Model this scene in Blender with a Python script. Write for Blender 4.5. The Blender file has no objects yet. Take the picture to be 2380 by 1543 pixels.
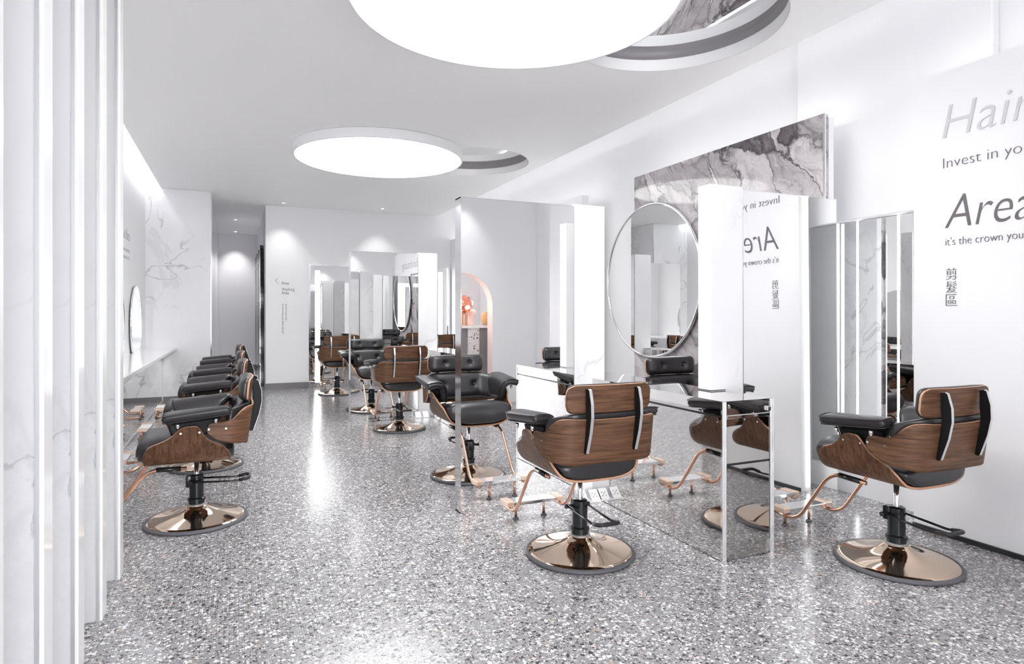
import bpy, bmesh, math, random
from mathutils import Vector, Matrix
random.seed(7)
SC = bpy.context.scene
COL = SC.collection
PI = math.pi

# ------------------------------------------------------------------ camera, world, exposure
F_PX, IMG_W, IMG_H, HORIZON, CAM_H = 1450.0, 2380.0, 1543.0, 729.0, 1.30
cam_d = bpy.data.cameras.new('camera')
cam = bpy.data.objects.new('camera', cam_d)
COL.objects.link(cam)
cam.location = (0, 0, CAM_H)
cam.rotation_euler = (PI / 2, 0, -math.atan(645 / 1450))
cam_d.sensor_fit = 'HORIZONTAL'
cam_d.sensor_width = 36.0
cam_d.lens = 36.0 * F_PX / IMG_W
cam_d.shift_y = -(IMG_H / 2 - HORIZON) / IMG_W
cam_d.clip_start = 0.02
SC.camera = cam

world = bpy.data.worlds.new('world')
SC.world = world
world.use_nodes = True
world.node_tree.nodes['Background'].inputs[0].default_value = (0.95, 0.97, 1.0, 1)
world.node_tree.nodes['Background'].inputs[1].default_value = 0.95

SC.view_settings.view_transform = 'Standard'
SC.view_settings.look = 'None'
SC.view_settings.gamma = 1.0
SC.view_settings.use_curve_mapping = False
SC.view_settings.exposure = 3.3
SC.cycles.max_bounces = 24
SC.cycles.diffuse_bounces = 12
SC.cycles.glossy_bounces = 12
SC.cycles.sample_clamp_indirect = 4.0
SC.cycles.blur_glossy = 0.3

DISC_EMIT = 1.02
COVE_EMIT = 0.72
LED_EMIT = 0.9
BAR_EMIT = 0.9
SPOT_W = 2.8


# ------------------------------------------------------------------ materials
def new_mat(name):
    m = bpy.data.materials.new(name)
    m.use_nodes = True
    nt = m.node_tree
    return m, nt, nt.nodes['Principled BSDF']


def simple(name, col, rough=0.5, metal=0.0, spec=0.5, coat=0.0):
    m, nt, b = new_mat(name)
    b.inputs['Base Color'].default_value = (*col, 1)
    b.inputs['Roughness'].default_value = rough
    b.inputs['Metallic'].default_value = metal
    b.inputs['Specular IOR Level'].default_value = spec
    if coat:
        b.inputs['Coat Weight'].default_value = coat
        b.inputs['Coat Roughness'].default_value = 0.05
    return m


def emitter(name, col, strength):
    m, nt, b = new_mat(name)
    b.inputs['Base Color'].default_value = (0.9, 0.9, 0.9, 1)
    b.inputs['Emission Color'].default_value = (*col, 1)
    b.inputs['Emission Strength'].default_value = strength
    return m


def N(nt, t, **kw):
    n = nt.nodes.new(t)
    for k, v in kw.items():
        setattr(n, k, v)
    return n


def coords(nt, scale=(1, 1, 1), rot=(0, 0, 0), loc=(0, 0, 0)):
    tc = N(nt, 'ShaderNodeTexCoord')
    mp = N(nt, 'ShaderNodeMapping')
    mp.inputs['Scale'].default_value = scale
    mp.inputs['Rotation'].default_value = rot
    mp.inputs['Location'].default_value = loc
    nt.links.new(tc.outputs['Object'], mp.inputs['Vector'])
    return mp.outputs['Vector']


def noise(nt, vec, scale, detail=4, rough=0.55, dist=0.0):
    n = N(nt, 'ShaderNodeTexNoise')
    n.inputs['Scale'].default_value = scale
    n.inputs['Detail'].default_value = detail
    n.inputs['Roughness'].default_value = rough
    n.inputs['Distortion'].default_value = dist
    nt.links.new(vec, n.inputs['Vector'])
    return n


def ramp(nt, fac, stops, interp='LINEAR'):
    r = N(nt, 'ShaderNodeValToRGB')
    r.color_ramp.interpolation = interp
    e = r.color_ramp.elements
    while len(e) > 1:
        e.remove(e[-1])
    for i, (p, c) in enumerate(stops):
        c = (c, c, c) if isinstance(c, (int, float)) else c
        el = e[0] if i == 0 else e.new(p)
        el.position = p
        el.color = (*c, 1)
    nt.links.new(fac, r.inputs['Fac'])
    return r.outputs['Color']


def mix(nt, fac, a, b, mode='MIX'):
    n = N(nt, 'ShaderNodeMix', data_type='RGBA', blend_type=mode)
    for sock, v in ((n.inputs[0], fac), (n.inputs[6], a), (n.inputs[7], b)):
        if hasattr(v, 'is_linked') or hasattr(v, 'links'):
            nt.links.new(v, sock)
        elif isinstance(v, (int, float)):
            sock.default_value = v
        else:
            sock.default_value = (*v, 1)
    return n.outputs[2]


def math_node(nt, op, a, b=None):
    n = N(nt, 'ShaderNodeMath', operation=op)
    for i, v in enumerate((a, b)):
        if v is None:
            continue
        if isinstance(v, (int, float)):
            n.inputs[i].default_value = v
        else:
            nt.links.new(v, n.inputs[i])
    return n.outputs[0]


def vein(nt, vec, scale, width, dist, detail=5, rough=0.5):
    n = noise(nt, vec, scale, detail, rough, dist)
    d = math_node(nt, 'ABSOLUTE', math_node(nt, 'SUBTRACT', n.outputs['Fac'], 0.5))
    return ramp(nt, d, [(0.0, 1.0), (width * 0.35, 0.75), (width, 0.0)])


def white_marble():
    m, nt, b = new_mat('white_marble')
    v = coords(nt, (1, 1, 0.75), (0.45, 0.3, 0.2))
    thin = vein(nt, v, 1.25, 0.011, 0.9, 6, 0.55)
    wide = vein(nt, v, 0.75, 0.030, 1.1, 6, 0.6)
    gate = ramp(nt, noise(nt, v, 0.9, 2).outputs['Fac'], [(0.47, 0.0), (0.60, 1.0)])
    fac = math_node(nt, 'MULTIPLY', math_node(nt, 'MAXIMUM', thin, math_node(nt, 'MULTIPLY', wide, 0.30)), gate)
    cloud = ramp(nt, noise(nt, v, 2.3, 3).outputs['Fac'], [(0.3, (0.80, 0.80, 0.815)), (0.7, (0.84, 0.84, 0.85))])
    c = mix(nt, math_node(nt, 'MULTIPLY', fac, 0.70), cloud, (0.40, 0.40, 0.43))
    nt.links.new(c, b.inputs['Base Color'])
    b.inputs['Roughness'].default_value = 0.07
    return m


def grey_marble():
    m, nt, b = new_mat('grey_marble')
    v = coords(nt, (1, 1, 1), (0.60, 0, 0))
    wob = noise(nt, v, 2.2, 6, 0.6)
    vv = N(nt, 'ShaderNodeVectorMath', operation='MULTIPLY_ADD')
    vv.inputs[1].default_value = (0.42, 0.42, 0.42)
    nt.links.new(wob.outputs['Color'], vv.inputs[0])
    nt.links.new(v, vv.inputs[2])
    st = N(nt, 'ShaderNodeMapping')
    st.inputs['Scale'].default_value = (1.0, 1.9, 0.62)
    nt.links.new(vv.outputs[0], st.inputs['Vector'])
    def cells(scale, feature):
        vo = N(nt, 'ShaderNodeTexVoronoi')
        vo.feature = feature
        vo.inputs['Scale'].default_value = scale
        nt.links.new(st.outputs['Vector'], vo.inputs['Vector'])
        return vo
    edge = cells(2.6, 'DISTANCE_TO_EDGE')
    cell = cells(2.6, 'F1')
    fine = cells(6.5, 'DISTANCE_TO_EDGE')
    sep = N(nt, 'ShaderNodeSeparateColor')
    nt.links.new(cell.outputs['Color'], sep.inputs[0])
    streak = noise(nt, st.outputs['Vector'], 5.0, 8, 0.65, 0.8)
    light = ramp(nt, streak.outputs['Fac'], [(0.30, (0.27, 0.245, 0.255)), (0.48, (0.47, 0.44, 0.45)), (0.62, (0.58, 0.555, 0.56)), (0.75, (0.40, 0.365, 0.36))])
    tint = ramp(nt, sep.outputs[0], [(0.0, 0.82), (1.0, 1.2)])
    c = mix(nt, 1.0, light, tint, 'MULTIPLY')
    rough = noise(nt, st.outputs['Vector'], 9.0, 8, 0.7, 0.5)
    dark = ramp(nt, rough.outputs['Fac'], [(0.35, (0.045, 0.038, 0.043)), (0.55, (0.13, 0.115, 0.123)), (0.70, (0.30, 0.28, 0.285))])
    is_dark = math_node(nt, 'GREATER_THAN', sep.outputs[1], 0.76)
    c = mix(nt, math_node(nt, 'MULTIPLY', is_dark, 0.9), c, dark)
    gate = ramp(nt, noise(nt, v, 1.6, 3).outputs['Fac'], [(0.40, 0.15), (0.58, 1.0)])
    e1 = ramp(nt, edge.outputs['Distance'], [(0.0, 1.0), (0.018, 0.75), (0.05, 0.0)])
    e2 = ramp(nt, fine.outputs['Distance'], [(0.0, 0.8), (0.012, 0.4), (0.03, 0.0)])
    c = mix(nt, math_node(nt, 'MULTIPLY', e2, math_node(nt, 'MULTIPLY', gate, 0.6)), c, (0.14, 0.125, 0.13))
    c = mix(nt, math_node(nt, 'MULTIPLY', e1, gate), c, (0.075, 0.065, 0.07))
    nt.links.new(c, b.inputs['Base Color'])
    b.inputs['Roughness'].default_value = 0.05
    b.inputs['IOR'].default_value = 1.30
    return m


def terrazzo(name, base, scale, chips, rough, size=0.40):
    """rounded stone chips set in a cement ground"""
    m, nt, b = new_mat(name)
    v = coords(nt)
    wob = N(nt, 'ShaderNodeTexNoise')
    wob.inputs['Scale'].default_value = scale * 1.3
    wob.inputs['Detail'].default_value = 1
    nt.links.new(v, wob.inputs['Vector'])
    vv = N(nt, 'ShaderNodeVectorMath', operation='MULTIPLY_ADD')
    vv.inputs[1].default_value = (0.35 / scale,) * 3
    nt.links.new(wob.outputs['Color'], vv.inputs[0])
    nt.links.new(v, vv.inputs[2])
    g = noise(nt, v, 1.1, 3)
    col = mix(nt, g.outputs['Fac'], tuple(x * 0.85 for x in base), tuple(x * 1.12 for x in base))
    for k, (sc, sz, stops) in enumerate(chips):
        vo = N(nt, 'ShaderNodeTexVoronoi')
        vo.voronoi_dimensions = '3D'
        vo.inputs['Scale'].default_value = scale * sc
        vo.inputs['Randomness'].default_value = 0.95
        nt.links.new(vv.outputs[0], vo.inputs['Vector'])
        sep = N(nt, 'ShaderNodeSeparateColor')
        nt.links.new(vo.outputs['Color'], sep.inputs[0])
        cc = ramp(nt, sep.outputs[0], stops, 'CONSTANT')
        size_rnd = math_node(nt, 'MULTIPLY', math_node(nt, 'ADD', sep.outputs[1], 0.55), sz)
        inside = math_node(nt, 'LESS_THAN', vo.outputs['Distance'], size_rnd)
        keep = math_node(nt, 'LESS_THAN', sep.outputs[2], 0.80)
        col = mix(nt, math_node(nt, 'MULTIPLY', inside, keep), col, cc)
    nt.links.new(col, b.inputs['Base Color'])
    b.inputs['Roughness'].default_value = rough
    b.inputs['IOR'].default_value = 1.52
    return m


def walnut(name, scale):
    m, nt, b = new_mat(name)
    v = coords(nt, scale)
    n1 = noise(nt, v, 3.0, 6, 0.62, 0.6)
    n2 = noise(nt, v, 14.0, 3, 0.6, 0.2)
    f = math_node(nt, 'ADD', math_node(nt, 'MULTIPLY', n1.outputs['Fac'], 0.75), math_node(nt, 'MULTIPLY', n2.outputs['Fac'], 0.25))
    c = ramp(nt, f, [(0.33, (0.036, 0.016, 0.008)), (0.43, (0.092, 0.042, 0.021)), (0.52, (0.140, 0.066, 0.034)),
                     (0.60, (0.180, 0.090, 0.048)), (0.70, (0.110, 0.051, 0.026))])
    nt.links.new(c, b.inputs['Base Color'])
    b.inputs['Roughness'].default_value = 0.45
    b.inputs['Specular IOR Level'].default_value = 0.35
    return m


def steel():
    m, nt, b = new_mat('polished_steel')
    b.inputs['Base Color'].default_value = (0.70, 0.685, 0.672, 1)
    b.inputs['Metallic'].default_value = 1
    b.inputs['Roughness'].default_value = 0.035
    n = noise(nt, coords(nt, (1, 1, 0.7)), 1.6, 1)
    bp = N(nt, 'ShaderNodeBump')
    bp.inputs['Strength'].default_value = 0.06
    bp.inputs['Distance'].default_value = 0.02
    nt.links.new(n.outputs['Fac'], bp.inputs['Height'])
    nt.links.new(bp.outputs['Normal'], b.inputs['Normal'])
    return m


M = {}
M['paint'] = simple('white_paint', (0.84, 0.84, 0.85), 0.55)
M['ceiling'] = simple('ceiling_paint', (0.95, 0.95, 0.955), 0.6)
M['grey_paint'] = simple('grey_paint', (0.74, 0.73, 0.75), 0.6)
M['gloss_white'] = simple('gloss_white', (0.88, 0.88, 0.89), 0.12)
M['skirting'] = simple('dark_skirting', (0.16, 0.15, 0.16), 0.35)
M['black_trim'] = simple('black_trim', (0.02, 0.02, 0.022), 0.3)
M['marble'] = white_marble()
M['greystone'] = grey_marble()
M['mirror'] = simple('mirror_glass', (0.93, 0.935, 0.935), 0.0, 1.0)
M['steel'] = steel()
M['steel_door'] = simple('dark_polished_steel', (0.56, 0.545, 0.53), 0.03, 1.0)
M['chrome'] = simple('chrome', (0.86, 0.86, 0.87), 0.08, 1.0)
M['tube_copper'] = simple('copper_tube', (0.72, 0.42, 0.30), 0.22, 1.0)
M['bronze'] = simple('rose_bronze', (0.70, 0.55, 0.43), 0.06, 1.0)
M['cap_copper'] = simple('pale_copper', (0.86, 0.66, 0.52), 0.3, 0.6)
M['rubber'] = simple('grey_rubber', (0.11, 0.11, 0.12), 0.6)
M['black'] = simple('black_enamel', (0.012, 0.014, 0.016), 0.18)
M['black_matte'] = simple('matt_black', (0.008, 0.008, 0.009), 0.55, spec=0.25)
M['leather'] = simple('charcoal_leather', (0.020, 0.018, 0.020), 0.34, spec=0.75)
M['piping'] = simple('black_piping', (0.02, 0.019, 0.021), 0.4)
M['ply'] = simple('plywood_edge', (0.60, 0.33, 0.215), 0.5)
M['wood_v'] = walnut('walnut_vertical', (16.0, 22.0, 0.9))
M['wood_h'] = walnut('walnut_horizontal', (1.1, 1.1, 24.0))
M['collar_grey'] = simple('collar_grey', (0.36, 0.35, 0.34), 0.35, 0.3)
M['silver'] = simple('brushed_silver', (0.74, 0.74, 0.76), 0.32, 0.85)
M['text_grey'] = simple('grey_lettering', (0.135, 0.12, 0.13), 0.5)
M['text_silver'] = simple('silver_lettering', (0.55, 0.55, 0.57), 0.4)
M['socket'] = simple('socket_silver', (0.72, 0.72, 0.74), 0.3, 0.4)
M['disc'] = emitter('lamp_diffuser', (1.0, 1.0, 1.0), DISC_EMIT)
M['cove'] = emitter('cove_strip', (1.0, 1.0, 1.0), COVE_EMIT)
M['cove_bright'] = emitter('bright_cove_strip', (1.0, 1.0, 1.0), COVE_EMIT * 3.4)
M['led'] = emitter('led_strip', (1.0, 1.0, 1.0), LED_EMIT)
M['bar'] = emitter('light_bar', (1.0, 1.0, 1.0), BAR_EMIT)
M['dark_ring'] = simple('recess_grey', (0.30, 0.285, 0.30), 0.5)
M['pink'] = simple('pink_plaster', (0.86, 0.70, 0.67), 0.6)
M['copper_glass'] = simple('copper_glass', (0.90, 0.35, 0.24), 0.12, 0.75)
M['glow'] = emitter('lamp_glow', (1.0, 0.62, 0.40), 8.0)
M['grey_laminate'] = simple('grey_laminate', (0.28, 0.27, 0.28), 0.3)
M['leaf'] = simple('leaf_green', (0.10, 0.14, 0.06), 0.5)
M['petal'] = simple('pink_petal', (0.75, 0.22, 0.25), 0.5)
M['tan'] = simple('tan_ceramic', (0.62, 0.42, 0.22), 0.5)

CH_W, CH_D, CH_M = (0.76, 0.745, 0.74), (0.065, 0.062, 0.067), (0.27, 0.265, 0.275)
M['floor'] = terrazzo('terrazzo_floor', (0.30, 0.295, 0.303), 56.0, [
    (1.0, 0.40, [(0.0, CH_D), (0.22, CH_M), (0.40, (0.46, 0.455, 0.47)), (0.58, CH_W), (0.93, (0.70, 0.54, 0.49)), (0.955, (0.50, 0.38, 0.30)), (0.965, (0.10, 0.10, 0.11))]),
    (1.9, 0.36, [(0.0, CH_D), (0.34, (0.16, 0.155, 0.165)), (0.52, CH_W), (0.78, (0.34, 0.335, 0.35))]),
], 0.19)
M['terrazzo_white'] = terrazzo('white_terrazzo', (0.80, 0.78, 0.78), 34.0, [
    (1.0, 0.30, [(0.0, (0.05, 0.05, 0.05)), (0.55, (0.25, 0.22, 0.22)), (0.8, (0.78, 0.76, 0.76))])], 0.3)


# ------------------------------------------------------------------ mesh helpers
def obj(name, bm, mats, parent=None, smooth=False, recalc=True):
    if recalc:
        bmesh.ops.recalc_face_normals(bm, faces=bm.faces[:])
    me = bpy.data.meshes.new(name)
    bm.to_mesh(me)
    bm.free()
    for m in (mats if isinstance(mats, (list, tuple)) else [mats]):
        me.materials.append(M[m] if isinstance(m, str) else m)
    if smooth:
        for p in me.polygons:
            p.use_smooth = True
    o = bpy.data.objects.new(name, me)
    COL.objects.link(o)
    if parent is not None:
        o.parent = parent
    return o


def sharp(o, deg=35):
    """smooth shading that keeps creases"""
    me = o.data
    bm = bmesh.new()
    bm.from_mesh(me)
    lim = math.radians(deg)
    for e in bm.edges:
        if len(e.link_faces) == 2 and e.calc_face_angle(0) > lim:
            e.smooth = False
    for f in bm.faces:
        f.smooth = True
    bm.to_mesh(me)
    bm.free()
    return o


def box(bm, x0, x1, y0, y1, z0, z1, mi=0, bevel=0.0):
    vs = [bm.verts.new((x, y, z)) for x in (x0, x1) for y in (y0, y1) for z in (z0, z1)]
    fs = []
    for q in ((0, 1, 3, 2), (4, 6, 7, 5), (0, 4, 5, 1), (2, 3, 7, 6), (0, 2, 6, 4), (1, 5, 7, 3)):
        f = bm.faces.new([vs[i] for i in q])
        f.material_index = mi
        fs.append(f)
    if bevel:
        es = list({e for f in fs for e in f.edges})
        r = bmesh.ops.bevel(bm, geom=es, offset=bevel, segments=2, profile=0.5, affect='EDGES')
        for f in r['faces']:
            f.material_index = mi
    return fs


def boxes(*specs, bevel=0.0):
    bm = bmesh.new()
    for s in specs:
        box(bm, *s, bevel=bevel)
    return bm


def lathe(bm, prof, seg=48, c=(0, 0, 0), mi=0):
    rings = []
    for r, z in prof:
        if r < 1e-6:
            rings.append([bm.verts.new((c[0], c[1], c[2] + z))])
        else:
            rings.append([bm.verts.new((c[0] + r * math.cos(2 * PI * k / seg), c[1] + r * math.sin(2 * PI * k / seg), c[2] + z)) for k in range(seg)])
    for a, b in zip(rings, rings[1:]):
        for k in range(seg):
            l = (k + 1) % seg
            if len(a) == 1 and len(b) == 1:
                continue
            if len(a) == 1:
                f = bm.faces.new((a[0], b[k], b[l]))
            elif len(b) == 1:
                f = bm.faces.new((a[k], b[0], a[l]))
            else:
                f = bm.faces.new((a[k], b[k], b[l], a[l]))
            f.material_index = mi
    return rings


def fillet(pts, r, n=6):
    pts = [Vector(p) for p in pts]
    out = [pts[0]]
    for a, b, c in zip(pts, pts[1:], pts[2:]):
        d = min(r, (a - b).length * 0.48, (c - b).length * 0.48)
        p, q = b + (a - b).normalized() * d, b + (c - b).normalized() * d
        for i in range(n + 1):
            t = i / n
            out.append((1 - t) ** 2 * p + 2 * t * (1 - t) * b + t * t * q)
    out.append(pts[-1])
    return out


def tube(bm, pts, r, seg=12, closed=False, mi=0):
    pts = [Vector(p) for p in pts]
    n = len(pts)
    rings = []
    up = None
    for i in range(n):
        if closed:
            t = (pts[(i + 1) % n] - pts[i - 1]).normalized()
        else:
            t = (pts[min(i + 1, n - 1)] - pts[max(i - 1, 0)]).normalized()
        if up is None:
            up = t.orthogonal().normalized()
        else:
            up = (up - t * up.dot(t)).normalized()
        sd = t.cross(up)
        rings.append([bm.verts.new(pts[i] + (up * math.cos(2 * PI * k / seg) + sd * math.sin(2 * PI * k / seg)) * r) for k in range(seg)])
    for i in range(n if closed else n - 1):
        a, b = rings[i], rings[(i + 1) % n]
        for k in range(seg):
            f = bm.faces.new((a[k], b[k], b[(k + 1) % seg], a[(k + 1) % seg]))
            f.material_index = mi
    if not closed:
        for rg in (rings[0], rings[-1]):
            f = bm.faces.new(rg)
            f.material_index = mi


def prism(bm, poly, axis, a, b, mi=0):
    """extrude a polygon of (p, q) along an axis from a to b"""
    def P(p, q, t):
        return {'x': (t, p, q), 'y': (p, t, q), 'z': (p, q, t)}[axis]
    lo = [bm.verts.new(P(p, q, a)) for p, q in poly]
    hi = [bm.verts.new(P(p, q, b)) for p, q in poly]
    n = len(poly)
    fs = [bm.faces.new(lo), bm.faces.new(hi)]
    for k in range(n):
        fs.append(bm.faces.new((lo[k], lo[(k + 1) % n], hi[(k + 1) % n], hi[k])))
    for f in fs:
        f.material_index = mi
    return fs


def interp(tab, x):
    if x <= tab[0][0]:
        return tab[0][1]
    for (a, va), (b, vb) in zip(tab, tab[1:]):
        if x <= b:
            return va + (vb - va) * (x - a) / (b - a) if b > a else vb
    return tab[-1][1]


def catmull(pts, n=6):
    out = []
    P = [pts[0]] + list(pts) + [pts[-1]]
    for i in range(1, len(P) - 2):
        p0, p1, p2, p3 = P[i - 1:i + 3]
        for k in range(n):
            t = k / n
            out.append(tuple(0.5 * (2 * b + (c - a) * t + (2 * a - 5 * b + 4 * c - d) * t * t + (3 * b - a - 3 * c + d) * t ** 3)
                             for a, b, c, d in zip(p0, p1, p2, p3)))
    out.append(tuple(pts[-1]))
    return out


def pillow(bm, point, normal, nu, nv, tf, tb, p=4.0, q=2.0, dents=(), mi=0):
    """closed cushion over the surface point(u, v): tf / tb are the front and back thickness"""
    def prof(u, v):
        a = max(0.0, 1 - abs(2 * u - 1) ** p)
        b = max(0.0, 1 - abs(2 * v - 1) ** p)
        return (a * b) ** (1 / q)

    def warp(k, n):
        t = k / n
        return 0.5 - 0.5 * math.cos(PI * t) if True else t
    fr, bk = [], []
    for i in range(nu + 1):
        u = 0.45 * warp(i, nu) + 0.55 * i / nu
        fa, ba = [], []
        for j in range(nv + 1):
            v = 0.6 * warp(j, nv) + 0.4 * j / nv
            P, Nn = Vector(point(u, v)), Vector(normal(u, v)).normalized()
            t = prof(u, v)
            d = 0.0
            for du, dv, su, sv, h in dents:
                d += h * math.exp(-(((u - du) / su) ** 2 + ((v - dv) / sv) ** 2))
            edge = i in (0, nu) or j in (0, nv)
            vf = bm.verts.new(P + Nn * (tf * t - d * t))
            fa.append(vf)
            ba.append(vf if edge else bm.verts.new(P - Nn * tb * t))
        fr.append(fa)
        bk.append(ba)
    for i in range(nu):
        for j in range(nv):
            f = bm.faces.new((fr[i][j], fr[i + 1][j], fr[i + 1][j + 1], fr[i][j + 1]))
            f.material_index = mi
            vs = (bk[i][j], bk[i][j + 1], bk[i + 1][j + 1], bk[i + 1][j])
            if len({v for v in vs}) == 4:
                try:
                    f = bm.faces.new(vs)
                    f.material_index = mi
                except ValueError:
                    pass


def tag(o, label=None, cat=None, group=None, kind=None):
    if label:
        o['label'] = label
    if cat:
        o['category'] = cat
    if group:
        o['group'] = group
    if kind:
        o['kind'] = kind
    return o


def thing(name, label, cat, loc=(0, 0, 0), rz=0.0, group=None):
    o = bpy.data.objects.new(name, None)
    COL.objects.link(o)
    o.empty_display_size = 0.1
    o.location = loc
    o.rotation_euler = (0, 0, rz)
    return tag(o, label, cat, group)


def struct(name, bm, m, parent=None, smooth=False):
    o = obj(name, bm, m, parent, smooth)
    if parent is None:
        o['kind'] = 'structure'
    return o


def dup(root, loc, rz, label, group=None):
    r = root.copy()
    COL.objects.link(r)
    r.location = loc
    r.rotation_euler = (0, 0, rz)
    r['label'] = label
    if group:
        r['group'] = group
    for ch in list(root.children):
        c = ch.copy()
        COL.objects.link(c)
        c.parent = r
        for g in list(ch.children):
            d = g.copy()
            COL.objects.link(d)
            d.parent = c
    return r


# ------------------------------------------------------------------ the room
ZC = 3.15            # main ceiling
ZT = 3.48            # slab above the light coves
XL, XR = -1.19, 4.14
YB = 11.45           # back wall
YF = -6.0            # invented opening behind the camera, lets world light in as fill
DISCS = [(1.447, 3.21), (1.512, 7.10), (1.30, -4.2)]  # the last disc is an added, unseen lamp for fill light
HOLES = [(2.57, 3.28, 0.72), (2.63, 7.18, 0.72)]

struct('floor', boxes((XL - 0.1, XR + 0.1, YF, 16.2, -0.1, 0.0)), 'floor')


def ceiling_mesh():
    bm = bmesh.new()
    x0, x1, y0, y1 = -0.99, 3.51, YF, YB
    for z in (ZC, ZC + 0.12):
        es = []
        def loop(pts):
            vs = [bm.verts.new((x, y, z)) for x, y in pts]
            for a, b in zip(vs, vs[1:] + vs[:1]):
                es.append(bm.edges.new((a, b)))
            return vs
        outer = loop([(x0, y0), (x1, y0), (x1, y1), (x0, y1)])
        for hx, hy, hr in HOLES:
            loop([(hx + hr * math.cos(2 * PI * k / 96), hy + hr * math.sin(2 * PI * k / 96)) for k in range(96)])
        bmesh.ops.triangle_fill(bm, use_beauty=True, use_dissolve=False, edges=es)
        if z == ZC:
            lo = outer
        else:
            for k in range(4):
                bm.faces.new((lo[k], lo[(k + 1) % 4], outer[(k + 1) % 4], outer[k]))
    # corridor ceiling
    box(bm, -0.42, 0.56, YB + 0.002, 16.0, ZC, ZC + 0.12)
    return bm


struct('ceiling', ceiling_mesh(), 'ceiling')
struct('ceiling_slab', boxes((XL - 0.1, XR + 0.1, YF, YB + 0.1, ZT, ZT + 0.1)), 'paint')

# back wall with the corridor beside it
struct('wall_back', boxes((0.486, XR + 0.1, YB, YB + 0.12, 0, ZT)), 'paint')
struct('baseboard_back', boxes((0.486, 1.19, YB - 0.012, YB - 0.001, 0.0, 0.105)), 'skirting')
struct('wall_corridor', boxes((0.486, 0.60, YB + 0.121, 16.0, 0, ZC)), 'grey_paint')
struct('wall_corridor_end', boxes((-0.42, 0.60, 15.8, 15.9, 0, ZC)), 'grey_paint')
struct('baseboard_corridor', boxes((-0.32, 0.486, 15.785, 15.799, 0.0, 0.11)), 'skirting')
# marble block that closes the left bay
struct('wall_marble', boxes((XL - 0.1, -0.325, 10.5, 15.79, 0, ZC - 0.002)), 'marble')
struct('baseboard_marble', boxes((XL + 0.23, -0.326, 10.488, 10.499, 0.0, 0.075)), 'skirting')
struct('trim_1', boxes((-0.330, -0.318, 10.49, 10.505, 0.08, ZC - 0.004)), 'chrome')
# left wall and the counter bay
struct('wall_left', boxes((XL - 0.1, XL, YF, 10.499, 0, ZT)), 'paint')
# right wall
struct('wall_right', boxes((XR, XR + 0.1, YF, YB - 0.001, 0, ZT)), 'paint')
struct('wall_right_text', boxes((3.80, 3.90, 0.34, 2.49, 0.0, 2.72)), 'paint')
struct('baseboard_right', boxes((3.785, 3.7995, 0.34, 2.49, 0.0, 0.028)), 'black_trim')
struct('wall_right_far', boxes((3.80, 3.90, 6.49, YB - 0.002, 0.0, 2.72)), 'paint')
struct('wall_right_fascia', boxes((4.07, XR - 0.001, 2.2, 3.6, 1.975, ZT - 0.002), bevel=0.012), 'paint')
struct('trim_2', boxes((4.075, XR - 0.001, 2.2, 3.26, 0.0, 0.16)), 'gloss_white')
struct('trim_3', boxes((4.075, XR - 0.001, 3.262, 3.6, 0.0, 1.974)), 'paint')

# grey marble slab on the right wall
slab = thing('marble_slab', 'tall grey veined marble slab standing on the wall behind the round mirror', 'wall panel', (3.80, 4.27, 0))
obj('stone_face', boxes((0.0, 0.05, -1.135, 1.14, 0.0, 2.715)), 'greystone', slab)
obj('edge_strip', boxes((0.0, 0.012, -1.15, -1.136, 0.0, 2.715)), 'chrome', slab)
obj('backing', boxes((0.051, 0.10, -1.14, 1.14, 0.0, 2.70)), 'marble', slab)

# round mirror hanging over the far end of the slab: the glass ends with the stone, the ring goes on
rm = thing('round_mirror', 'big round mirror in a thin chrome ring on the grey marble slab', 'mirror', (3.80, 5.10, 1.63))
bm = bmesh.new()
R0 = 0.755
tube(bm, [(-0.035, R0 * math.cos(2 * PI * k / 96), R0 * math.sin(2 * PI * k / 96)) for k in range(96)], 0.013, 10, True)
obj('ring', bm, 'chrome', rm, True)
bm = bmesh.new()
pts = [(R0 * math.cos(a), R0 * math.sin(a)) for a in [2 * PI * k / 96 for k in range(96)]]
pts = [(min(y, 0.31), z) for y, z in pts]
clean = []
for p in pts:
    if not clean or (Vector(p) - Vector(clean[-1])).length > 1e-5:
        clean.append(p)
poly = []
for i, p in enumerate(clean):
    a, b = clean[i - 1], clean[(i + 1) % len(clean)]
    if abs(p[0] - 0.31) < 1e-9 and abs(a[0] - 0.31) < 1e-9 and abs(b[0] - 0.31) < 1e-9:
        continue
    poly.append(p)
prism(bm, poly, 'x', -0.042, -0.030)
obj('glass', bm, 'mirror', rm)
obj('mount', boxes((-0.029, -0.001, -0.06, 0.06, -0.06, 0.06)), 'chrome', rm)

# recessed mirrors of the right wall with their light lines
nm = thing('wall_mirror', 'tall flush wall mirror with thin vertical light lines beside the lettered wall', 'mirror', (XR, 2.76, 0.16))
obj('glass', boxes((-0.012, -0.002, -0.44, 0.49, 0.0, 1.81)), 'mirror', nm)
for y in (0.355, 0.05):
    obj('led_line', boxes((-0.020, -0.013, y - 0.003, y + 0.003, 0.0, 1.81)), 'led', nm)

# light strips
def strip(name, b, m, label, group=None):
    return tag(obj(name, boxes(b), m), label, 'light strip', group)


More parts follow.
